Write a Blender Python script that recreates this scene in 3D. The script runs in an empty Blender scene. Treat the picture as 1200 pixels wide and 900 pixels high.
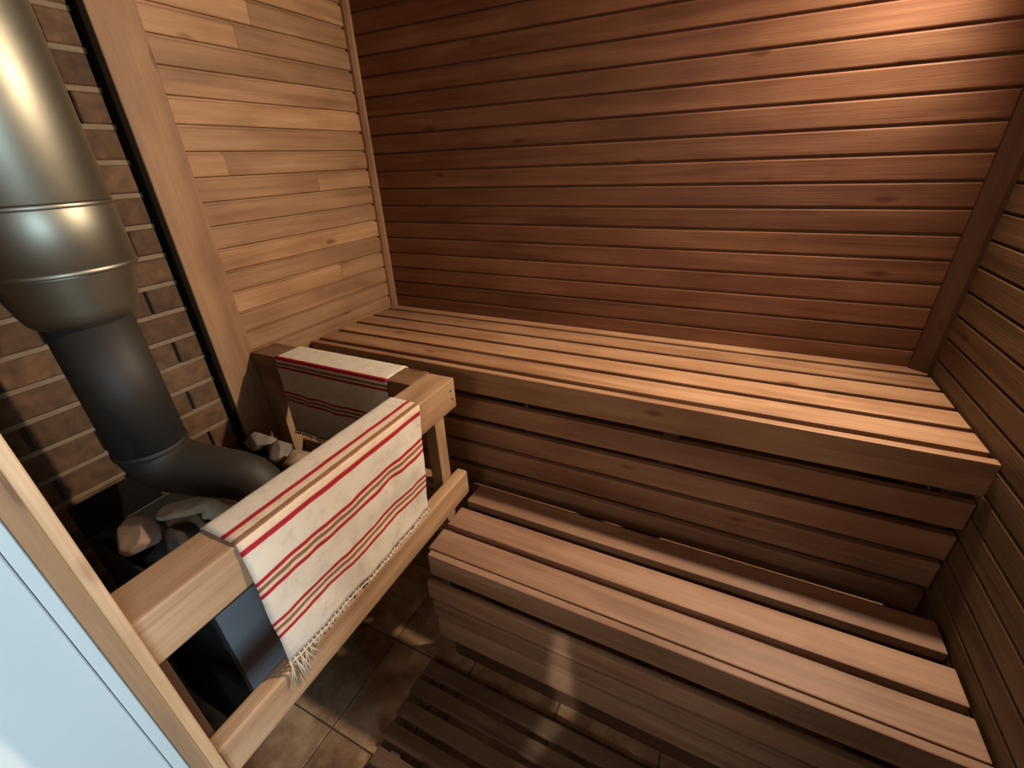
import bpy, bmesh, math, random
from mathutils import Vector, Matrix, noise

random.seed(7)
sc = bpy.context.scene
C = sc.collection

# ------------------------------------------------------------------ camera
cam = bpy.data.cameras.new('camera'); camo = bpy.data.objects.new('camera', cam); C.objects.link(camo)
cam.sensor_fit = 'HORIZONTAL'; cam.sensor_width = 36; cam.lens = 36*513.096/1200
cam.clip_start = 0.01
R = ((0.9004858319812644, 0.4332275141345584, -0.03793662343700482),
     (0.1677718885467116, -0.4265496697727327, -0.8887676707836769),
     (-0.40122046285612084, 0.7939579965045781, -0.4567853324833848))
# rows: image right, image down, viewing direction
right, down, fwd = (Vector(r) for r in R)
M = Matrix((right, -down, -fwd)).transposed().to_4x4()
M.translation = (1.4190413, -1.5875723, 1.5011398)
camo.matrix_world = M
sc.camera = camo

# ------------------------------------------------------------------ light, exposure
w = bpy.data.worlds.new('world'); sc.world = w; w.use_nodes = True
w.node_tree.nodes['Background'].inputs[0].default_value = (1.0, 0.80, 0.60, 1)
w.node_tree.nodes['Background'].inputs[1].default_value = 0.33
sc.view_settings.view_transform = 'Standard'
sc.view_settings.look = 'None'
sc.view_settings.exposure = 0.0
sc.view_settings.gamma = 1.0
sc.view_settings.use_curve_mapping = False

LAMP_POWER = 156.0          # the corner sauna lamp
LAMP_COL = (1.0, 0.78, 0.56)
LAMP_POS = Vector((1.935, -0.074, 2.00))
LAMP_AIM = Vector((-0.56, -0.70, -0.44)).normalized()

def area(name, loc, aim, size, power, col):
    l = bpy.data.lights.new(name, 'AREA'); l.shape = 'RECTANGLE'; l.size, l.size_y = size
    l.energy = power; l.color = col
    o = bpy.data.objects.new(name, l); C.objects.link(o)
    o.location = loc
    o.rotation_euler = Vector(aim).to_track_quat('-Z', 'Y').to_euler()
    return o
# daylight of the neighbouring room, coming in through the open doorway behind the camera
area('daylight', (3.30, -2.20, 1.70), (-2.4, 0.60, -0.40), (0.7, 1.1), 80.0, (0.62, 0.85, 1.0))

# unseen warm fill light added behind the camera to lift the bench fronts
area('bench_fill', (1.30, -3.1, 2.05), (0.0, 2.2, -1.25), (0.5, 0.3), 8.0, (1.0, 0.84, 0.68))
# narrow spotlight added outside the doorway, draws a streak on lower bench and duckboard
l = bpy.data.lights.new('streak_spot', 'SPOT'); l.energy = 75; l.color = (1.0, 0.90, 0.72)
l.spot_size = math.radians(17); l.spot_blend = 0.8; l.shadow_soft_size = 0.015
o = bpy.data.objects.new('streak_spot', l); C.objects.link(o)
o.location = (0.83, -2.30, 1.20)
zz = -(Vector((1.175, -0.95, 0.18))-Vector(o.location)).normalized()
xx = Vector((0, 0, 1)).cross(zz).normalized(); yy = zz.cross(xx)
mm = Matrix((xx, yy, zz)).transposed().to_4x4(); mm.translation = o.location
o.matrix_world = mm @ Matrix.Diagonal((0.16, 1, 1, 1))

# ------------------------------------------------------------------ materials
def node_mat(name):
    m = bpy.data.materials.new(name); m.use_nodes = True
    nt = m.node_tree; b = nt.nodes['Principled BSDF']
    return m, nt, b
def N(nt, t, **kw):
    n = nt.nodes.new(t)
    for k, v in kw.items():
        if hasattr(n, k): setattr(n, k, v)
    return n
def mixc(nt, a, b, f, blend='MIX'):
    n = nt.nodes.new('ShaderNodeMix'); n.data_type = 'RGBA'; n.blend_type = blend
    for sock, v in ((n.inputs[0], f), (n.inputs[6], a), (n.inputs[7], b)):
        if isinstance(v, bpy.types.NodeSocket): nt.links.new(v, sock)
        else: sock.default_value = v if not isinstance(v, tuple) else (*v, 1) if len(v) == 3 else v
    return n.outputs[2]
def mth(nt, op, a, b=0.0, c=None):
    n = nt.nodes.new('ShaderNodeMath'); n.operation = op
    for i, v in enumerate((a, b) + ((c,) if c is not None else ())):
        if isinstance(v, bpy.types.NodeSocket): nt.links.new(v, n.inputs[i])
        else: n.inputs[i].default_value = v
    return n.outputs[0]

def wood(name, dark, mid, light, axis='x', rough=0.55, tone=0.35, knots=True, spec=0.3):
    m, nt, b = node_mat(name)
    tc = N(nt, 'ShaderNodeTexCoord'); oi = N(nt, 'ShaderNodeObjectInfo'); at = N(nt, 'ShaderNodeAttribute'); at.attribute_name = 'tone'
    off = N(nt, 'ShaderNodeCombineXYZ')
    s1 = mth(nt, 'MULTIPLY', oi.outputs['Random'], 37.0)
    s2 = mth(nt, 'MULTIPLY_ADD', at.outputs['Fac'], 23.0, s1)
    for i in range(3): nt.links.new(s2, off.inputs[i])
    add = N(nt, 'ShaderNodeVectorMath', operation='ADD')
    nt.links.new(tc.outputs['Object'], add.inputs[0]); nt.links.new(off.outputs[0], add.inputs[1])
    def scaled(along, across):
        mp = N(nt, 'ShaderNodeMapping')
        v = [across]*3; v['xyz'.index(axis)] = along
        mp.inputs['Scale'].default_value = v
        nt.links.new(add.outputs[0], mp.inputs[0]); return mp.outputs[0]
    def nz(vec, scale, detail, rough_=0.5, dist=0.0):
        n = N(nt, 'ShaderNodeTexNoise'); n.inputs['Scale'].default_value = scale; n.inputs['Detail'].default_value = detail
        n.inputs['Roughness'].default_value = rough_; n.inputs['Distortion'].default_value = dist
        nt.links.new(vec, n.inputs['Vector']); return n.outputs['Fac']
    g = nz(scaled(0.9, 16), 1.6, 5, 0.55, 0.6)
    fine = nz(scaled(3.0, 160), 1.5, 3, 0.6)
    blotch = nz(scaled(3.0, 7.0), 1.3, 3, 0.5)
    cr = N(nt, 'ShaderNodeValToRGB')
    e = cr.color_ramp.elements
    e[0].position = 0.28; e[0].color = (*dark, 1); e[1].position = 0.74; e[1].color = (*light, 1)
    x = e.new(0.5); x.color = (*mid, 1)
    nt.links.new(g, cr.inputs[0])
    col = mixc(nt, cr.outputs[0], (0.55, 0.5, 0.48), mth(nt, 'MULTIPLY', mth(nt, 'SUBTRACT', 0.66, fine), 0.85), 'MULTIPLY')
    # blotches of wear and old water
    k = N(nt, 'ShaderNodeMapRange'); k.inputs[1].default_value = 0.42; k.inputs[2].default_value = 0.72
    nt.links.new(blotch, k.inputs[0])
    col = mixc(nt, col, (0.66, 0.58, 0.54), mth(nt, 'MULTIPLY', k.outputs[0], 0.75), 'MULTIPLY')
    if knots:
        v = N(nt, 'ShaderNodeTexVoronoi'); v.inputs['Scale'].default_value = 1.0; v.inputs['Randomness'].default_value = 1.0
        nt.links.new(scaled(3.2, 9.0), v.inputs['Vector'])
        kr = N(nt, 'ShaderNodeMapRange'); kr.inputs[1].default_value = 0.045; kr.inputs[2].default_value = 0.11; kr.inputs[3].default_value = 1; kr.inputs[4].default_value = 0
        nt.links.new(v.outputs['Distance'], kr.inputs[0])
        col = mixc(nt, col, (0.42, 0.27, 0.2), mth(nt, 'MULTIPLY', kr.outputs[0], 0.75), 'MULTIPLY')
    # every board and every slat has its own tone
    tv = mth(nt, 'ADD', at.outputs['Fac'], mth(nt, 'MULTIPLY', mth(nt, 'SUBTRACT', oi.outputs['Random'], 0.5), 0.5))
    hsv = N(nt, 'ShaderNodeHueSaturation')
    nt.links.new(col, hsv.inputs['Color'])
    nt.links.new(mth(nt, 'MULTIPLY_ADD', tv, tone, 1.0), hsv.inputs['Value'])
    nt.links.new(hsv.outputs[0], b.inputs['Base Color'])
    rr = mth(nt, 'MULTIPLY_ADD', g, 0.2, rough-0.1)
    nt.links.new(rr, b.inputs['Roughness'])
    b.inputs['Specular IOR Level'].default_value = spec
    bp = N(nt, 'ShaderNodeBump'); bp.inputs['Strength'].default_value = 0.25; bp.inputs['Distance'].default_value = 0.002
    nt.links.new(mth(nt, 'ADD', fine, mth(nt, 'MULTIPLY', g, 0.6)), bp.inputs['Height'])
    nt.links.new(bp.outputs[0], b.inputs['Normal'])
    return m

WOODS = {}
def W(kind, axis):
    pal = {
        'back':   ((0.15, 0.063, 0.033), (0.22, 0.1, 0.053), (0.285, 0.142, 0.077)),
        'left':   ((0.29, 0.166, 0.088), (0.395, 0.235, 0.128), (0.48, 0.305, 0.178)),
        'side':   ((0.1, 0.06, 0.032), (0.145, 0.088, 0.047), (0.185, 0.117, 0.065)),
        'bench':  ((0.265, 0.14, 0.076), (0.37, 0.21, 0.118), (0.455, 0.28, 0.166)),
        'step':   ((0.205, 0.118, 0.076), (0.29, 0.175, 0.115), (0.36, 0.235, 0.16)),
        'skirt':  ((0.23, 0.118, 0.07), (0.32, 0.17, 0.102), (0.39, 0.225, 0.14)),
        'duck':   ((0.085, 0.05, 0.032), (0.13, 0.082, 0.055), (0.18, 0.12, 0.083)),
        'rail':   ((0.31, 0.19, 0.108), (0.42, 0.268, 0.156), (0.5, 0.34, 0.212)),
        'trim':   ((0.25, 0.142, 0.074), (0.31, 0.182, 0.098), (0.36, 0.218, 0.122)),
        'frame':  ((0.420, 0.270, 0.150), (0.500, 0.340, 0.205), (0.560, 0.400, 0.260)),
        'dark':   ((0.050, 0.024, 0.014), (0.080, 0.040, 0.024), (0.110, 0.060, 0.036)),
        'varnish': ((0.38, 0.180, 0.062), (0.48, 0.240, 0.090), (0.55, 0.290, 0.125)),
        'siderail': ((0.150, 0.082, 0.044), (0.215, 0.122, 0.068), (0.270, 0.162, 0.095)),
        'batten': ((0.075, 0.036, 0.018), (0.105, 0.052, 0.027), (0.13, 0.068, 0.038)),
    }[kind]
    if (kind, axis) not in WOODS:
        WOODS[(kind, axis)] = wood('wood_%s_%s' % (kind, axis), *pal, axis=axis)
    return WOODS[(kind, axis)]

def simple(name, col, rough=0.5, metal=0.0, spec=0.5, var=0.0, scale=20, bump=0.0):
    m, nt, b = node_mat(name)
    b.inputs['Roughness'].default_value = rough; b.inputs['Metallic'].default_value = metal
    b.inputs['Specular IOR Level'].default_value = spec
    tc = N(nt, 'ShaderNodeTexCoord'); n = N(nt, 'ShaderNodeTexNoise'); n.inputs['Scale'].default_value = scale; n.inputs['Detail'].default_value = 5
    nt.links.new(tc.outputs['Object'], n.inputs['Vector'])
    c = mixc(nt, tuple(x*(1-var) for x in col), tuple(min(1, x*(1+var)) for x in col), n.outputs['Fac'])
    nt.links.new(c, b.inputs['Base Color'])
    if bump:
        bp = N(nt, 'ShaderNodeBump'); bp.inputs['Strength'].default_value = bump; bp.inputs['Distance'].default_value = 0.004
        nt.links.new(n.outputs['Fac'], bp.inputs['Height']); nt.links.new(bp.outputs[0], b.inputs['Normal'])
    return m

def stone_mat(name, a, c):
    m, nt, b = node_mat(name)
    tc = N(nt, 'ShaderNodeTexCoord'); oi = N(nt, 'ShaderNodeObjectInfo')
    n = N(nt, 'ShaderNodeTexNoise'); n.inputs['Scale'].default_value = 22; n.inputs['Detail'].default_value = 8; n.inputs['Roughness'].default_value = 0.65
    nt.links.new(tc.outputs['Object'], n.inputs['Vector'])
    v = mth(nt, 'ADD', n.outputs['Fac'], mth(nt, 'MULTIPLY', mth(nt, 'SUBTRACT', oi.outputs['Random'], 0.5), 0.25))
    cr = N(nt, 'ShaderNodeValToRGB'); e = cr.color_ramp.elements
    e[0].position = 0.3; e[0].color = (*a, 1); e[1].position = 0.7; e[1].color = (*c, 1)
    nt.links.new(v, cr.inputs[0]); nt.links.new(cr.outputs[0], b.inputs['Base Color'])
    b.inputs['Roughness'].default_value = 0.85
    bp = N(nt, 'ShaderNodeBump'); bp.inputs['Strength'].default_value = 0.6; bp.inputs['Distance'].default_value = 0.006
    nt.links.new(n.outputs['Fac'], bp.inputs['Height']); nt.links.new(bp.outputs[0], b.inputs['Normal'])
    return m

def brick_mat():
    m, nt, b = node_mat('brick')
    tc = N(nt, 'ShaderNodeTexCoord'); at = N(nt, 'ShaderNodeAttribute'); at.attribute_name = 'tone'
    n = N(nt, 'ShaderNodeTexNoise'); n.inputs['Scale'].default_value = 35; n.inputs['Detail'].default_value = 7
    nt.links.new(tc.outputs['Object'], n.inputs['Vector'])
    cr = N(nt, 'ShaderNodeValToRGB'); e = cr.color_ramp.elements
    e[0].position = 0.3; e[0].color = (0.068, 0.036, 0.017, 1); e[1].position = 0.72; e[1].color = (0.145, 0.076, 0.036, 1)
    nt.links.new(n.outputs['Fac'], cr.inputs[0])
    h = N(nt, 'ShaderNodeHueSaturation'); nt.links.new(cr.outputs[0], h.inputs['Color'])
    nt.links.new(mth(nt, 'MULTIPLY_ADD', at.outputs['Fac'], 0.5, 1.0), h.inputs['Value'])
    nt.links.new(h.outputs[0], b.inputs['Base Color']); b.inputs['Roughness'].default_value = 0.85
    bp = N(nt, 'ShaderNodeBump'); bp.inputs['Strength'].default_value = 0.5; bp.inputs['Distance'].default_value = 0.004
    nt.links.new(n.outputs['Fac'], bp.inputs['Height']); nt.links.new(bp.outputs[0], b.inputs['Normal'])
    return m

def tile_mat():
    m, nt, b = node_mat('floor_tile')
    tc = N(nt, 'ShaderNodeTexCoord'); at = N(nt, 'ShaderNodeAttribute'); at.attribute_name = 'tone'
    n = N(nt, 'ShaderNodeTexNoise'); n.inputs['Scale'].default_value = 9; n.inputs['Detail'].default_value = 9; n.inputs['Roughness'].default_value = 0.65
    nt.links.new(tc.outputs['Object'], n.inputs['Vector'])
    cr = N(nt, 'ShaderNodeValToRGB'); e = cr.color_ramp.elements
    e[0].position = 0.3; e[0].color = (0.12, 0.060, 0.030, 1); e[1].position = 0.7; e[1].color = (0.48, 0.335, 0.215, 1)
    x = e.new(0.5); x.color = (0.27, 0.165, 0.095, 1)
    nt.links.new(n.outputs['Fac'], cr.inputs[0])
    h = N(nt, 'ShaderNodeHueSaturation'); nt.links.new(cr.outputs[0], h.inputs['Color'])
    nt.links.new(mth(nt, 'MULTIPLY_ADD', at.outputs['Fac'], 0.4, 1.0), h.inputs['Value'])
    nt.links.new(h.outputs[0], b.inputs['Base Color']); b.inputs['Roughness'].default_value = 0.5
    return m

# woven runner: stripes across the length; u = across, v = metres along, 0 at the outer top edge
def towel_mat(name, stripes):
    m, nt, b = node_mat(name)
    uv = N(nt, 'ShaderNodeUVMap'); sp = N(nt, 'ShaderNodeSeparateXYZ'); nt.links.new(uv.outputs[0], sp.inputs[0])
    n = N(nt, 'ShaderNodeTexNoise'); n.inputs['Scale'].default_value = 12; n.inputs['Detail'].default_value = 6
    nt.links.new(uv.outputs[0], n.inputs['Vector'])
    cream = mixc(nt, (0.66, 0.615, 0.54), (0.79, 0.745, 0.67), n.outputs['Fac'])
    n2 = N(nt, 'ShaderNodeTexNoise'); n2.inputs['Scale'].default_value = 26; n2.inputs['Detail'].default_value = 8; n2.inputs['Roughness'].default_value = .7
    nt.links.new(uv.outputs[0], n2.inputs['Vector'])
    red, brown, pink = (0.42, 0.022, 0.040), (0.26, 0.135, 0.085), (0.74, 0.60, 0.47)
    col = cream
    vv = mth(nt, 'MULTIPLY_ADD', mth(nt, 'SUBTRACT', n.outputs['Fac'], 0.5), 0.003, sp.outputs[1])
    for c0, wd, kind in stripes:
        d = mth(nt, 'ABSOLUTE', mth(nt, 'SUBTRACT', vv, c0))
        f = N(nt, 'ShaderNodeMapRange'); f.inputs[1].default_value = wd/2-0.0008; f.inputs[2].default_value = wd/2+0.0008
        f.inputs[3].default_value = 1; f.inputs[4].default_value = 0
        nt.links.new(d, f.inputs[0])
        col = mixc(nt, col, {'r': red, 'b': brown, 'p': pink}[kind], f.outputs[0])
    sm = N(nt, 'ShaderNodeMapRange'); sm.inputs[1].default_value = .5; sm.inputs[2].default_value = .72; nt.links.new(n2.outputs['Fac'], sm.inputs[0])
    col = mixc(nt, col, (0.72, 0.70, 0.66), mth(nt, 'MULTIPLY', sm.outputs[0], .8), 'MULTIPLY')
    # weave
    wx = N(nt, 'ShaderNodeTexWave'); wx.bands_direction = 'X'; wx.inputs['Scale'].default_value = 110; nt.links.new(uv.outputs[0], wx.inputs[0])
    wy = N(nt, 'ShaderNodeTexWave'); wy.bands_direction = 'Y'; wy.inputs['Scale'].default_value = 110; nt.links.new(uv.outputs[0], wy.inputs[0])
    wv = mth(nt, 'MULTIPLY', wx.outputs['Fac'], wy.outputs['Fac'])
    col = mixc(nt, col, (0.80, 0.76, 0.72), mth(nt, 'MULTIPLY', mth(nt, 'SUBTRACT', 1.0, wv), 0.35), 'MULTIPLY')
    nt.links.new(col, b.inputs['Base Color']); b.inputs['Roughness'].default_value = 0.95; b.inputs['Specular IOR Level'].default_value = 0.1
    bp = N(nt, 'ShaderNodeBump'); bp.inputs['Strength'].default_value = 0.35; bp.inputs['Distance'].default_value = 0.0015
    nt.links.new(wv, bp.inputs['Height']); nt.links.new(bp.outputs[0], b.inputs['Normal'])
    return m

m_brick = brick_mat()
m_mortar = simple('mortar', (0.21, 0.155, 0.10), 0.9, var=0.25, scale=40, bump=0.4)
m_joint = simple('dark_joint', (0.05, 0.03, 0.02), 0.95)
m_tile = tile_mat()
m_grout = simple('grout', (0.07, 0.05, 0.035), 0.9)
m_galv = simple('galvanised_steel', (0.27, 0.265, 0.215), 0.46, 1.0, var=0.22, scale=14, bump=0.03)
m_black = simple('black_stove_paint', (0.020, 0.018, 0.017), 0.5, 0.0, var=0.3, scale=14, bump=0.05)
m_pipe = simple('black_pipe_paint', (0.020, 0.0155, 0.012), 0.62, 0.0, var=0.25, scale=14, bump=0.05)
m_steel = simple('dark_blue_steel', (0.19, 0.20, 0.22), 0.55, 0.1, var=0.1, scale=5)
m_white = simple('pale_paint', (0.53, 0.60, 0.62), 0.6, var=0.05, scale=6)
m_plaster = simple('plaster', (0.55, 0.5, 0.44), 0.9, var=0.05)
m_nail = simple('nail_steel', (0.07, 0.045, 0.035), 0.5, 0.6)
m_thread = simple('cream_thread', (0.56, 0.49, 0.40), 0.95, var=0.1)
m_dull_black = simple('dull_black_iron', (0.010, 0.008, 0.007), 0.9, spec=0.1)  # near-black iron of the stove back plate, base and legs
m_gap = simple('near_black', (0.010, 0.007, 0.005), 0.95, spec=0.1)  # near-black colour of the strip between brick and board
m_glass = None

# ------------------------------------------------------------------ builders
class MB:
    def __init__(self): self.bm = bmesh.new(); self.bm.faces.layers.float.new('tone'); self.t = self.bm.faces.layers.float['tone']
    def box(self, x0, x1, y0, y1, z0, z1, bev=0.0, seg=1, tone=0.0, mi=0):
        b2 = bmesh.new()
        bmesh.ops.create_cube(b2, size=1)
        for v in b2.verts:
            v.co = Vector((x0+(v.co.x+.5)*(x1-x0), y0+(v.co.y+.5)*(y1-y0), z0+(v.co.z+.5)*(z1-z0)))
        if bev > 0: bmesh.ops.bevel(b2, geom=list(b2.edges), offset=bev, segments=seg, profile=0.6, affect='EDGES')
        self.merge(b2, tone, mi); return self
    def merge(self, b2, tone=0.0, mi=0, mat=None, smooth=False):
        vm = {}
        for v in b2.verts: vm[v] = self.bm.verts.new(mat @ v.co if mat else v.co)
        for f in b2.faces:
            try: nf = self.bm.faces.new([vm[v] for v in f.verts])
            except ValueError: continue
            nf[self.t] = tone; nf.material_index = mi; nf.smooth = smooth or f.smooth
        b2.free()
    def extrude(self, prof, axis, a0, a1, tone=0.0, mi=0):
        """prof: list of 2-D points on the two other axes (cyclic order), extruded along axis"""
        ax = 'xyz'.index(axis); o = [i for i in range(3) if i != ax]
        rings = []
        for a in (a0, a1):
            ring = []
            for p in prof:
                c = [0, 0, 0]; c[ax] = a; c[o[0]], c[o[1]] = p
                ring.append(self.bm.verts.new(c))
            rings.append(ring)
        n = len(prof)
        fs = [self.bm.faces.new(rings[0]), self.bm.faces.new(list(reversed(rings[1])))]
        for i in range(n):
            fs.append(self.bm.faces.new((rings[0][(i+1) % n], rings[0][i], rings[1][i], rings[1][(i+1) % n])))
        for f in fs: f[self.t] = tone; f.material_index = mi
        return self
    def lathe(self, prof, seg=48, mat=None, mi=0, cap=True):
        b2 = bmesh.new(); rings = []
        for r, z in prof:
            rings.append([b2.verts.new((r*math.cos(2*math.pi*i/seg), r*math.sin(2*math.pi*i/seg), z)) for i in range(seg)])
        for a, b in zip(rings, rings[1:]):
            for i in range(seg):
                f = b2.faces.new((a[i], a[(i+1) % seg], b[(i+1) % seg], b[i])); f.smooth = True
        if cap:
            b2.faces.new(list(reversed(rings[0]))); b2.faces.new(rings[-1])
        self.merge(b2, 0, mi, mat); return self
    def tube(self, pts, rad, seg=8, mi=0, cap=True):
        pts = [Vector(p) for p in pts]; rings = []
        rads = rad if isinstance(rad, (list, tuple)) else [rad]*len(pts)
        ref = None
        for i, p in enumerate(pts):
            d = (pts[min(i+1, len(pts)-1)]-pts[max(i-1, 0)]).normalized()
            if ref is None: ref = Vector((0, 0, 1)) if abs(d.z) < .9 else Vector((1, 0, 0))
            u = (ref - d*ref.dot(d)).normalized(); ref = u; v = d.cross(u)
            rings.append([self.bm.verts.new(p+(u*math.cos(2*math.pi*k/seg)+v*math.sin(2*math.pi*k/seg))*rads[i]) for k in range(seg)])
        for a, b in zip(rings, rings[1:]):
            for i in range(seg):
                f = self.bm.faces.new((a[i], a[(i+1) % seg], b[(i+1) % seg], b[i])); f.smooth = True; f.material_index = mi
        if cap:
            self.bm.faces.new(list(reversed(rings[0]))).material_index = mi; self.bm.faces.new(rings[-1]).material_index = mi
        return self
    def build(self, name, mats, parent=None, origin=None):
        bmesh.ops.recalc_face_normals(self.bm, faces=self.bm.faces)
        if parent is not None and origin is None:
            base = WORLD[parent.name]
            zs = self.bm.verts
        if origin is None:
            xs = [v.co.x for v in self.bm.verts]; ys = [v.co.y for v in self.bm.verts]; zz = [v.co.z for v in self.bm.verts]
            origin = Vector(((min(xs)+max(xs))/2, (min(ys)+max(ys))/2, min(zz)))
        origin = Vector(origin)
        for v in self.bm.verts: v.co -= origin
        me = bpy.data.meshes.new(name); self.bm.to_mesh(me); self.bm.free()
        for m in (mats if isinstance(mats, (list, tuple)) else [mats]): me.materials.append(m)
        o = bpy.data.objects.new(name, me); C.objects.link(o)
        WORLD[o.name] = origin
        if parent is not None:
            o.parent = parent; o.location = origin - WORLD[parent.name]
        else: o.location = origin
        return o
WORLD = {}
def thing(name, loc, label, cat, group=None):
    o = bpy.data.objects.new(name, None); C.objects.link(o); o.location = loc; o.empty_display_size = 0.05
    WORLD[o.name] = Vector(loc); tag(o, label, cat, group); return o
def tag(o, label, cat, group=None, kind=None):
    o['label'] = label; o['category'] = cat
    if group: o['group'] = group
    if kind: o['kind'] = kind
    return o
def structure(o, label=None, cat=None):
    o['kind'] = 'structure'
    if label: o['label'] = label
    if cat: o['category'] = cat
    return o
rnd = random.Random(11)
ZF = 0.9      # top of the upper bench above the floor
W_ROOM, Y_FRONT, CEIL = 2.0, -1.49, 2.12

# ------------------------------------------------------------------ structure: boarded walls
def boarded(name, mat, axis, a0, a1, face, sign, z0, pitch, zlo, zhi, seglen=None, tone=0.5, depth=0.016, jw=0.0055):
    """horizontal boards along axis; face = coordinate of the visible face, sign = direction it looks"""
    mb = MB(); k0 = math.floor((zlo-z0)/pitch)
    back = face - sign*depth
    z = z0+k0*pitch
    while z < zhi:
        lo, hi = max(z, zlo), min(z+pitch, zhi)
        if hi-lo > 0.012:
            cuts = [a0, a1]
            if seglen:
                a = a0 + rnd.uniform(0.1, seglen)
                cuts = [a0]
                while a < a1-0.08:
                    cuts.append(a); a += rnd.uniform(seglen*.6, seglen*1.5)
                cuts.append(a1)
            for c0, c1 in zip(cuts, cuts[1:]):
                gap = 0.0005
                # tongue-and-groove profile: flat face, eased edges, sunk tongue above
                f, r = face, face-sign*0.009
                prof = [(back, lo), (f-sign*0.003, lo), (f-sign*0.0006, lo+0.0016), (f, lo+0.004), (f, hi-jw-.004), (f-sign*0.0008, hi-jw-.0017), (f-sign*0.003, hi-jw-.0003), (r, hi-jw), (r, hi), (back, hi)]
                mb.extrude(prof, axis, c0+gap, c1-gap, tone=rnd.uniform(-tone, tone))
        z += pitch
    # dark backing behind the joints
    if axis == 'x': mb.box(a0, a1, min(back, back-sign*.03), max(back, back-sign*.03), zlo, zhi)
    else: mb.box(min(back, back-sign*.03), max(back, back-sign*.03), a0, a1, zlo, zhi)
    return mb.build(name, mat)

structure(boarded('wall_back', W('back', 'x'), 'x', 0, W_ROOM, 0.0, -1, ZF+0.055, 0.0652, 0.0, CEIL, tone=0.45),
          'reddish brown horizontally boarded wall behind the upper bench', 'wall')
structure(boarded('wall_left', W('left', 'y'), 'y', -0.86, 0.0, 0.0, 1, ZF+0.187, 0.0668, 0.0, CEIL, seglen=1.9, tone=0.6, jw=0.0075),
          'light pine boarded wall left of the benches', 'wall')
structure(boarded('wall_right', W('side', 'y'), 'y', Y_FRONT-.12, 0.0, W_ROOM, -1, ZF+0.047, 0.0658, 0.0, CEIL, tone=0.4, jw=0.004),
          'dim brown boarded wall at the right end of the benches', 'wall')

# brick wall behind the stove: courses of single bricks with recessed mortar
mb = MB()
BX = -0.008
pitch = 0.0772; z = 0.013+ZF-12*pitch-0.0; row = 0
y_lo, y_hi = Y_FRONT-0.13, -0.877
while z < CEIL:
    lo, hi = max(z+0.006, 0), min(z+pitch-0.006, CEIL)
    if hi-lo > 0.01:
        y = y_hi - (0.07 if row % 2 else 0.19) - rnd.uniform(0, 0.02)
        prev = y_hi
        while prev > y_lo:
            e = max(y, y_lo)
            if prev-e > 0.012:
                mb.box(BX-0.06, BX+rnd.uniform(-.0015, .0015), e+0.004, prev-0.004, lo+rnd.uniform(-.0015, .0015), hi+rnd.uniform(-.0015, .0015), 0.003, 1, rnd.uniform(-.6, .6), 0)
            prev = e; y = e-0.235
    z += pitch; row += 1
# bed joints: light mortar ledges, head joints dark and raked out deeper
z = 0.013+ZF-12*pitch
while z < CEIL:
    mb.box(BX-0.06, BX-0.002, y_lo, y_hi, max(z-0.0062, 0), min(z+0.0062, CEIL), 0.0015, 1, 0, 1) if z+0.006 > 0.002 else None
    z += pitch
mb.box(BX-0.08, BX-0.012, y_lo, y_hi, 0, CEIL, 0, 1, 0, 2)
mb.box(BX-0.08, BX-0.020, y_hi-.01, -0.80, 0, CEIL, 0, 1, 0, 2)
structure(mb.build('wall_left_brick', [m_brick, m_mortar, m_joint]), 'brown brick wall with pale mortar behind the stove', 'wall')

# floor of square tiles
mb = MB(); ts = 0.30
x = 0.575-3*ts
while x < W_ROOM+0.05:
    y = -1.218-3*ts
    while y < 0.05:
        a, b2, c, d = max(x, -.1)+.002, min(x+ts, W_ROOM+.03)-.002, max(y, -2.3)+.002, min(y+ts, .03)-.002
        if b2-a > .01 and d-c > .01: mb.box(a, b2, c, d, -0.02, 0.0, 0.0015, 1, rnd.uniform(-.5, .5), 0)
        y += ts
    x += ts
mb.box(-.1, W_ROOM+.03, -2.3, .03, -0.04, -0.004, 0, 1, 0, 1)
structure(mb.build('floor', [m_tile, m_grout]), 'brown and beige stone tile floor', 'floor')
# ceiling boards
mb = MB(); x = -0.1
while x < W_ROOM+.05:
    mb.box(x, x+.088, Y_FRONT-.12, 0.03, CEIL, CEIL+.02, .003, 1, rnd.uniform(-.4, .4)); x += .09
structure(mb.build('ceiling', W('back', 'y')), 'boarded ceiling', 'ceiling')
# front wall with the doorway the photograph is taken from
DX0, DX1, DTOP = 0.80, 1.60, 1.98
mb = MB()
mb.box(-.1, DX0-.075, Y_FRONT-.016, Y_FRONT, 0, CEIL, 0)
mb.box(DX1, W_ROOM+.03, Y_FRONT-.016, Y_FRONT, 0, CEIL, 0)
mb.box(DX0-.075, DX1, Y_FRONT-.016, Y_FRONT, DTOP, CEIL, 0)
structure(mb.build('wall_front', W('side', 'x')), 'wall around the doorway', 'wall')

# trims
mb = MB(); mb.box(0.0, 0.022, -0.862, -0.748, 0, CEIL, 0.004, 2); structure(mb.build('trim_1', W('trim', 'z')), 'wide light wood board between the brick and the pine boards', 'trim')
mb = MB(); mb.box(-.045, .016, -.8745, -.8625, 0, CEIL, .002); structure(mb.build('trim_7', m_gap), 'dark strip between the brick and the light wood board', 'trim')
mb = MB(); mb.extrude([(0, 0), (0.024, 0), (0.022, -.010), (0.010, -.022), (0, -.024)], 'z', ZF-0.01, CEIL); structure(mb.build('trim_2', W('trim', 'z')), 'thin light batten in the left back corner', 'trim')
mb = MB(); mb.extrude([(W_ROOM, 0), (W_ROOM-.046, 0), (W_ROOM-.046, -.012), (W_ROOM-.012, -.040), (W_ROOM, -.040)], 'z', ZF-0.01, CEIL); structure(mb.build('trim_3', W('batten', 'z')), 'dark batten in the right back corner', 'trim')
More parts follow.
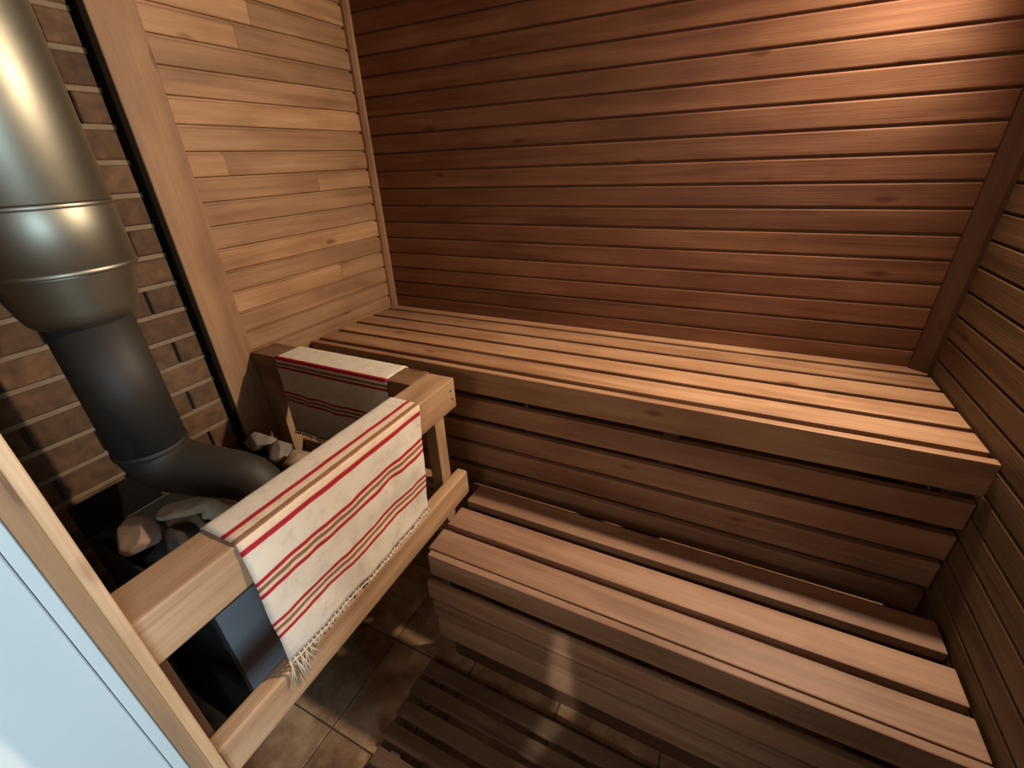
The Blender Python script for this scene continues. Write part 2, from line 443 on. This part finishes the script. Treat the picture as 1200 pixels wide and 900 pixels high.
# door frame post seen at the lower left, and the other side of the frame
mb = MB(); mb.extrude([(DX0-.012, -1.487), (DX0+.016, -1.487), (DX0+.018, -1.489), (DX0+.018, -1.5005), (DX0+.016, -1.5015), (DX0-.012, -1.5015)], 'z', 0, DTOP+.02)
structure(mb.build('trim_4', W('frame', 'z')), 'pale wooden door frame post at the lower left', 'trim')
mb = MB(); mb.extrude([(DX0-.070, -1.492), (DX0-.0125, -1.492), (DX0-.0125, -1.5018), (DX0+.0165, -1.5018), (DX0+.0155, -1.5030), (DX0-.070, -1.5105)], 'z', 0, DTOP+.02)
structure(mb.build('trim_6', W('varnish', 'z')), 'orange varnished moulding on the outside of the door frame post', 'trim')
mb = MB(); mb.box(DX1-.02, DX1+.0, -1.60, -1.47, 0, DTOP, .003); structure(mb.build('trim_5', W('frame', 'z')), 'right door frame post', 'trim')
# pale painted door leaf, opened outwards
dr = structure(MB().box(.692, .725, -2.12, -1.5265, 0.01, DTOP, 0.002).build('door_1', m_white), 'pale painted door standing open at the lower left', 'door')
MB().box(.694, .7265, -1.5255, -1.5108, 0.01, DTOP, 0.0015).build('door_edge', m_white, dr)

# ------------------------------------------------------------------ benches
def slats(parent, ys, x0, x1, ztop, th, mat, name='slat'):
    for a, b in ys:
        dx0, dx1 = rnd.uniform(0, .004), rnd.uniform(0, .004)
        MB().box(x0+dx0, x1-dx1, a, b, ztop-th, ztop+rnd.uniform(-.0012, .0012), 0.0035, 2, rnd.uniform(-.3, .3)).build(name, mat, parent)

ub = thing('upper_bench', (1.0, -0.25, 0.0), 'long slatted upper wooden bench along the back wall', 'bench')
slats(ub, [(-.045, -.001), (-.147, -.065), (-.2525, -.167), (-.356, -.2725), (-.459, -.3765)], 0.003, 1.996, ZF, 0.028, W('bench', 'x'))
MB().box(0.004, 1.996, -.505, -.481, ZF-.084, ZF+.001, .004, 2).build('front_rail', W('bench', 'x'), ub)
for a, b in ((-.187, -.112), (-.283, -.210), (-.379, -.300), (-.472, -.400), (-.566, -.494), (-.66, -.588)):
    MB().box(0.004, 1.996, -.499, -.478, ZF+a, ZF+b, .003, 2, rnd.uniform(-.3, .3)).build('skirt_board', W('skirt', 'x'), ub)
for x in (.03, .66, 1.33, 1.94):
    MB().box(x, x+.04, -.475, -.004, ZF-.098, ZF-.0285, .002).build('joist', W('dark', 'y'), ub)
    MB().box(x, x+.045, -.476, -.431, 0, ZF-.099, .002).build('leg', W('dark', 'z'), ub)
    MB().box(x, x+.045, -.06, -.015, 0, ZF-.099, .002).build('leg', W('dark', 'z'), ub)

HL = ZF-.387
lb = thing('lower_bench', (1.38, -0.75, 0.0), 'shorter slatted lower wooden bench in front of the upper bench', 'bench')
slats(lb, [(-.677, -.592), (-.789, -.708), (-.888, -.809)], 0.772, 1.992, HL, 0.028, W('step', 'x'))
MB().box(0.786, 1.992, -.913, -.893, HL-.078, HL+.001, .004, 2).build('front_rail', W('step', 'x'), lb)
for a, b, dx in ((-.594, -.522, -.016), (-.671, -.602, -.007), (-.768, -.680, .002)):
    MB().box(0.772+dx, 1.992, -.905, -.885, ZF+a, ZF+b, .006, 2, rnd.uniform(-.3, .3)).build('skirt_board', W('step', 'x'), lb)
MB().box(0.80, 1.992, -.872, -.856, 0.004, .150, .002).build('light_stop_board', W('dark', 'x'), lb)  # added board, keeps lamp light from leaking under the skirt onto the floor
for x in (.80, 1.37, 1.93):
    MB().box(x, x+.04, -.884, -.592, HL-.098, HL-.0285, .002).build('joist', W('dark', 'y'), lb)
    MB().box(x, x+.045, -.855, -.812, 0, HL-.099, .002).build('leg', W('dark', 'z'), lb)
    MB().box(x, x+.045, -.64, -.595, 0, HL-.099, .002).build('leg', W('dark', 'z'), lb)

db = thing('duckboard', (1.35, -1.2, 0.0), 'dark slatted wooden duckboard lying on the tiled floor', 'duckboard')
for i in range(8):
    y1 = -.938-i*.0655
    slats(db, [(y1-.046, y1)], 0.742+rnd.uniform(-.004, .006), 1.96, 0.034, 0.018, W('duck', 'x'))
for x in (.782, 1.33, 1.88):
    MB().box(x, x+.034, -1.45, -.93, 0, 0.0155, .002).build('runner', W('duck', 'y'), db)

# ------------------------------------------------------------------ guard rail round the stove
gr = thing('stove_guard_rail', (0.73, -1.08, 0.0), 'L shaped wooden guard rail around the stove', 'railing')
RX = 0.773
rf = MB().box(RX-.088, RX, -1.484, -.672, ZF-.032, ZF+.060, .004, 2).build('top_rail', W('rail', 'y'), gr)
for dz in (.028, .001):
    MB().tube([(RX-.001, -.690-.004*(dz > .01), ZF+dz), (RX+.0008, -.690-.004*(dz > .01), ZF+dz)], .0032, 10).build('nail', m_nail, rf)
MB().box(0.024, RX-.0885, -.757, -.665, ZF-.032, ZF+.060, .004, 2).build('top_rail', W('siderail', 'x'), gr)
MB().box(RX-.036, RX+.004, -1.484, -.655, ZF-.366, ZF-.276, .012, 3).build('lower_rail', W('rail', 'y'), gr)
MB().box(0.024, RX-.038, -.71, -.675, ZF-.345, ZF-.300, .004, 2).build('lower_rail', W('rail', 'x'), gr)
MB().box(0.024, .088, -.752, -.675, 0, ZF-.0325, .003, 2).build('post', W('rail', 'z'), gr)
MB().box(RX-.078, RX-.038, -.735, -.690, 0, ZF-.0325, .003, 2).build('post', W('rail', 'z'), gr)
MB().box(RX-.085, RX-.038, -1.483, -1.462, 0, ZF-.0325, .003, 2).build('post', W('dark', 'z'), gr)

# ------------------------------------------------------------------ striped runners over the rail
def runner(name, path, along, w0, w1, skew, st, label, seed, fr_len):
    """path: list of (p, z, s) points across the rail, s = metres from the outer top edge; along = axis of the width"""
    m = towel_mat(name+'_weave', st)
    bm = bmesh.new(); uvl = bm.loops.layers.uv.new('UVMap')
    nu = 46
    # resample path
    P = []
    for (a, b) in zip(path, path[1:]):
        n = max(1, int(math.hypot(b[0]-a[0], b[1]-a[1])/0.011))
        for i in range(n): P.append(tuple(a[k]+(b[k]-a[k])*i/n for k in range(3)))
    P.append(path[-1])
    grid = []
    for (p, z, s) in P:
        row = []
        for i in range(nu+1):
            u = i/nu
            hang = max(0.0, s)/0.3
            q = w0+(w1-w0)*u + skew[0]*hang*(1-u)+skew[1]*hang*u
            q += 0.003*noise.noise(Vector((s*9, seed+(0 if u < .5 else 5), 0)))*(1 if u in (0, 1) else .3)
            d = (0.0085*noise.noise(Vector((u*5, s*7, seed)))+0.004*noise.noise(Vector((u*13, s*17, seed+3))))*min(1.0, hang*2.2) + 0.0012*max(0, noise.noise(Vector((u*12, s*30, seed+9))))
            dz = -0.005*math.sin(u*math.pi)*hang + 0.004*noise.noise(Vector((u*6, seed+2, 0)))*hang
            pp, zz = p+d+0.004*hang, z+dz
            if s < 0: pp, zz = p, z+max(0, d)
            co = (pp, q, zz) if along == 'y' else (q, -(pp), zz)
            row.append((bm.verts.new(co), u*(w1-w0), s))
        grid.append(row)
    for a, b in zip(grid, grid[1:]):
        for i in range(nu):
            qd = (a[i], a[i+1], b[i+1], b[i])
            f = bm.faces.new([v[0] for v in qd]); f.smooth = True
            for l, v in zip(f.loops, qd): l[uvl].uv = (v[1], v[2])
    hem = [(v[0].co.copy()) for v in grid[0]]
    bmesh.ops.recalc_face_normals(bm, faces=bm.faces)
    c = Vector(grid[len(grid)//2][nu//2][0].co)
    for v in bm.verts: v.co -= c
    me = bpy.data.meshes.new(name); bm.to_mesh(me); bm.free(); me.materials.append(m)
    o = bpy.data.objects.new(name, me); C.objects.link(o); o.location = c; WORLD[o.name] = c
    sd = o.modifiers.new('thickness', 'SOLIDIFY'); sd.thickness = 0.0022; sd.offset = 0
    tag(o, label, 'towel', 'striped woven runners on the guard rail')
    # fringe: knots along the hem and loose threads below
    fr = MB(); r2 = random.Random(seed)
    n = 44
    for i in range(n+1):
        t = i/n*(len(hem)-1); j = min(int(t), len(hem)-2); h = hem[j].lerp(hem[j+1], t-j)
        out = Vector((1, 0, 0)) if along == 'y' else Vector((0, -1, 0)); al = Vector((0, 1, 0)) if along == 'y' else Vector((1, 0, 0))
        L = fr_len(i/n)*r2.uniform(.5, 1.3)
        if r2.random() < .3 and i/n > .15: continue
        for k in range(3):
            bend = al*r2.uniform(-.35, .35)*L + out*r2.uniform(-.02, .10)*L
            pts = [h+Vector((0, 0, .003)), h+out*.003+Vector((0, 0, -.010)), h+out*.004+bend*.45+Vector((0, 0, -L*.6)), h+out*.004+bend*r2.uniform(.7, 1.3)+Vector((0, 0, -L))]
            fr.tube(pts, [.0019, .0022, .0011, .0006], 5)
        b2 = bmesh.new(); bmesh.ops.create_icosphere(b2, subdivisions=1, radius=.0036)
        fr.merge(b2, 0, 0, Matrix.Translation(h+out*.002+Vector((0, 0, -.006))), True)
    fr.tube([h+(Vector((.002, 0, 0)) if along == 'y' else Vector((0, -.002, 0)))+Vector((0, 0, -.005+.0015*math.sin(j*1.9))) for j, h in enumerate(hem)], .0022, 6)
    fr.build('fringe', m_thread, o)
    return o

T = 0.0035
xo = RX+T; xi = RX-.088-T; zt = ZF+.060+T
def rail_path(outer, inner, front, back):
    return [(outer+.001, zt-front, front), (outer, zt-.02, .02), (outer, zt-.006, .006), (outer-.003, zt-.0015, .001), (outer-.008, zt, -.004), (inner+.008, zt, -(outer-inner-.008)), (inner+.003, zt-.0015, -(outer-inner-.003)), (inner, zt-.006, -(outer-inner)-.004), (inner, zt-back, -(outer-inner)-back)]
s_front = [(-.005, .050, 'p'), (-.030, .011, 'r'), (-.003, .010, 'b'), (.0235, .012, 'r'),
           (.112, .042, 'p'), (.096, .009, 'r'), (.111, .009, 'b'), (.128, .009, 'r'),
           (.221, .040, 'p'), (.204, .008, 'r'), (.219, .008, 'b'), (.236, .008, 'r'),
           (-.19, .011, 'r'), (-.205, .012, 'b'), (-.22, .011, 'r')]
runner('striped_runner', rail_path(xo, xi, .312, .022), 'y', -1.330, -.838, (0.0, -.036), s_front,
       'cream cotton runner with red and brown stripes hanging on the front rail nearest the door', 3, lambda u: .009+.016*max(0, 1-u*2)+.065*max(0, 1-u*8))
s_side = [(.003, .012, 'r'), (.021, .008, 'b'), (.034, .009, 'r'), (.128, .008, 'r'), (.142, .008, 'b'), (.156, .008, 'r'), (-.15, .011, 'r')]
runner('striped_runner', rail_path(.757+T, .665-T, .280, .06), 'x', 0.148, .605, (0.0, -.01), s_side,
       'cream cotton runner with red stripes over the short side rail by the pine wall', 8, lambda u: .014)

# ------------------------------------------------------------------ stove
SX0, SX1, SY0, SY1, SZ = 0.10, 0.585, -1.347, -0.868, ZF-.20
sv = thing('sauna_stove', (0.34, -1.11, 0.0), 'black steel wood-burning sauna stove filled with stones behind the guard rail', 'stove')
body = MB(); body.box(SX0, SX1-.004, SY0, SY1, .40, SZ-.13, .004, 2); body.build('body', m_black, sv)
MB().box(SX1-.004, SX1, SY0+.006, SY1-.006, .405, SZ-.02, .0012, 1).build('side_panel', m_steel, sv)
tr = MB()
for a in ((SX0, SX0+.008, SY0, SY1), (SX1-.012, SX1-.0042, SY0, SY1), (SX0+.008, SX1-.012, SY0, SY0+.008), (SX0+.008, SX1-.012, SY1-.008, SY1)):
    tr.box(*a, SZ-.13, SZ+.004, .002)
tr.build('stone_tray', m_black, sv)
MB().box(SX0-.006, SX0-.0005, SY0, -1.17, .40, ZF-.10, .002).build('back_plate', m_dull_black, sv)
MB().box(SX0+.02, SX1-.18, SY0+.004, SY1-.05, .05, .40, .004).build('base', m_dull_black, sv)
for x in (SX0+.04, SX1-.24):
    for y in (SY0+.04, SY1-.085):
        MB().box(x, x+.045, y, y+.045, 0, .05, .003).build('leg', m_dull_black, sv)
# flue: insulated galvanised pipe above, reducer, black pipe and elbow
PX, PY = 0.283, -1.205
fl = thing('flue_pipe', (PX, PY, SZ-.1), 'galvanised flue narrowing to a black pipe elbow above the stove', 'flue')
at = Matrix.Translation((PX, PY, 0))
zb2, zb1 = ZF+.447, ZF+.560
MB().lathe([(.113, zb1+.002), (.115, zb1+.006), (.115, CEIL+.0)], 64, at).build('silver_pipe', m_galv, fl)
MB().lathe([(.110, zb2+.004), (.1150, zb2+.008), (.1150, zb1-.006), (.112, zb1+.002)], 64, at).build('silver_collar', m_galv, fl)
MB().lathe([(.1150, zb1-.004), (.1172, zb1-.001), (.1150, zb1+.003)], 64, at, cap=False).build('band', m_galv, fl)
MB().lathe([(.1150, zb2), (.1175, zb2+.004), (.1150, zb2+.008)], 64, at, cap=False).build('band', m_galv, fl)
MB().lathe([(.073, ZF+.348), (.080, ZF+.352), (.087, ZF+.362), (.093, ZF+.380), (.103, ZF+.425), (.108, zb2-.004), (.110, zb2+.004)], 64, at).build('reducer', m_galv, fl)
r = .0715
EZ = ZF-.016
MB().lathe([(r, ZF+.043), (r, ZF+.35)], 48, at).build('black_pipe', m_pipe, fl)
dirh = Vector((.247, .105, 0)).normalized()
el = MB()
p0 = Vector((PX, PY, ZF))
def ep(a, z): return p0+dirh*a+Vector((0, 0, z))
el.tube([ep(0, .045), ep(0, .036), ep(.008, .012), ep(.034, -.012), ep(.070, -.022), ep(.120, -.032), ep(.180, -.044), ep(.206, -.054), ep(.222, -.074), ep(.228, -.100), ep(.228, -.135)],
        [r-.003, r-.003, .068, .066, .062, .060, .057, .056, .055, .055, .055], 40)
el.build('elbow', m_pipe, fl)
MB().lathe([(r-.002, ZF+.040), (r+.002, ZF+.043), (r+.0025, ZF+.048), (r+.0005, ZF+.054)], 48, at, cap=False).build('seam', m_pipe, fl)

# ------------------------------------------------------------------ sauna stones
m_s_pale = stone_mat('pale_stone', (0.46, 0.39, 0.27), (0.72, 0.64, 0.48))
m_s_pink = stone_mat('pinkish_stone', (0.19, 0.12, 0.085), (0.33, 0.23, 0.165))
m_s_grey = stone_mat('grey_stone', (0.10, 0.09, 0.08), (0.22, 0.20, 0.17))
m_s_dark = stone_mat('sooty_stone', (0.018, 0.015, 0.013), (0.05, 0.042, 0.035))
def stone(loc, size, rot, mat, seed, label, group='stones on the stove'):
    bm = bmesh.new(); rr = random.Random(seed)
    bmesh.ops.create_icosphere(bm, subdivisions=4, radius=1)
    cuts = []
    for _ in range(13):     # broken facets
        d = Vector((rr.gauss(0, 1), rr.gauss(0, 1), rr.gauss(0, 1))).normalized(); cuts.append((d, rr.uniform(.60, .86)))
    for v in bm.verts:
        for _ in range(2):
            for d, h in cuts:
                e = v.co.dot(d)-h
                if e > 0: v.co -= d*e*.94
        v.co *= 1.12+.05*noise.noise(v.co*2.2+Vector((seed, 0, 0)))+.02*noise.noise(v.co*7+Vector((0, seed, 0)))
        v.co = Vector((v.co.x*size[0]/2, v.co.y*size[1]/2, v.co.z*size[2]/2))
    bm.transform(Matrix.Rotation(rot[2], 4, 'Z') @ Matrix.Rotation(rot[1], 4, 'Y') @ Matrix.Rotation(rot[0], 4, 'X'))
    for f in bm.faces: f.smooth = True
    me = bpy.data.meshes.new('sauna_stone'); bm.to_mesh(me); bm.free(); me.materials.append(mat)
    o = bpy.data.objects.new('sauna_stone', me); C.objects.link(o); o.location = loc
    tag(o, label, 'stone', group); return o
stone((.322, -1.214, .774), (.115, .058, .042), (.1, -.05, .75), m_s_pale, 21, 'long flat pale stone lying just below the black pipe elbow')
stone((.286, -1.304, .752), (.095, .085, .078), (.5, .4, .3), m_s_pink, 5, 'large angular pinkish brown stone at the front left of the stove')
stone((.365, -1.262, .740), (.070, .070, .065), (.2, .1, .8), m_s_dark, 33, 'dark sooty stone between the pinkish stone and the guard rail')
stone((.372, -1.168, .758), (.10, .075, .055), (.0, .2, .4), m_s_pale, 44, 'flat tan stone right of the long pale stone')
stone((.462, -1.138, .745), (.090, .070, .060), (.2, -.2, .6), m_s_pink, 52, 'light brown angular stone below the end of the black pipe')
stone((.495, -.985, .752), (.085, .07, .06), (.1, .3, .2), m_s_pale, 61, 'rounded tan stone right of the black pipe end')
stone((.385, -.937, .745), (.10, .07, .06), (.1, .1, .5), m_s_pink, 71, 'flat brown stone at the back right beside the guard rail')
stone((.185, -.915, .742), (.11, .08, .06), (.0, .1, .2), m_s_grey, 83, 'grey stone behind the black pipe by the brick wall')
stone((.29, -.925, .735), (.085, .075, .06), (.3, .1, .2), m_s_grey, 87, 'small grey stone at the back of the stove beyond the pipe')
taken = [(.345, -1.255), (.448, -1.128), (.495, -.985), (.36, -1.15), (.385, -.937), (.185, -.915), (.29, -.925)]
k = 0
for i in range(5):
    for j in range(5):
        x = SX0+.070+i*.086+rnd.uniform(-.01, .01); y = SY0+.068+j*.085+rnd.uniform(-.01, .01)
        if min(math.hypot(x-a, y-b) for a, b in taken) < .062: continue
        k += 1
        s = rnd.uniform(.075, .095)
        stone((x, y, SZ-.045+rnd.uniform(-.01, .008)), (s, s*rnd.uniform(.8, 1.0), s*rnd.uniform(.65, .85)), (rnd.uniform(0, 6), rnd.uniform(0, 6), rnd.uniform(0, 6)), m_s_dark, 100+k,
              'sooty dark stone in the lower layer of the stove stones')

# ------------------------------------------------------------------ corner lamp (just above the picture)
lp = thing('corner_lamp', (1.93, -0.06, 1.84), 'wooden shaded sauna lamp high in the right back corner', 'lamp')
aim = LAMP_AIM
q = aim.to_track_quat('Z', 'Y').to_matrix().to_4x4()
Mx = Matrix.Translation(LAMP_POS) @ q
hs = MB()
for k in range(6):
    a0 = k*math.pi/3
    b2 = bmesh.new(); bmesh.ops.create_cube(b2, size=1)
    for v in b2.verts: v.co = Vector((v.co.x*.008+.062, v.co.y*.066, v.co.z*.075-.034))
    hs.merge(b2, rnd.uniform(-.3, .3), 0, Mx @ Matrix.Rotation(a0, 4, 'Z'))
hs.build('shade', W('batten', 'z'), lp)
b_ = MB(); b_.lathe([(.058, -.066), (.058, -.060)], 24, Mx); b_.build('back_plate', m_nail, lp)
mg, nt, bb = node_mat('lamp_glass'); bb.inputs['Emission Color'].default_value = (*LAMP_COL, 1); bb.inputs['Emission Strength'].default_value = 6.0
g_ = MB(); g_.lathe([(.004, -.002), (.02, -.004), (.034, -.012), (.040, -.026), (.034, -.044), (.02, -.056)], 24, Mx); g_.build('glass_globe', mg, lp)
L = bpy.data.lights.new('bulb_light', 'SPOT'); L.spot_size = math.radians(164); L.spot_blend = 1.0; L.shadow_soft_size = .035; L.energy = LAMP_POWER; L.color = LAMP_COL
lo = bpy.data.objects.new('bulb_light', L); C.objects.link(lo); lo.parent = lp
lo.location = LAMP_POS + aim*.045 - Vector(lp.location); lo.rotation_euler = aim.to_track_quat('-Z', 'Y').to_euler()
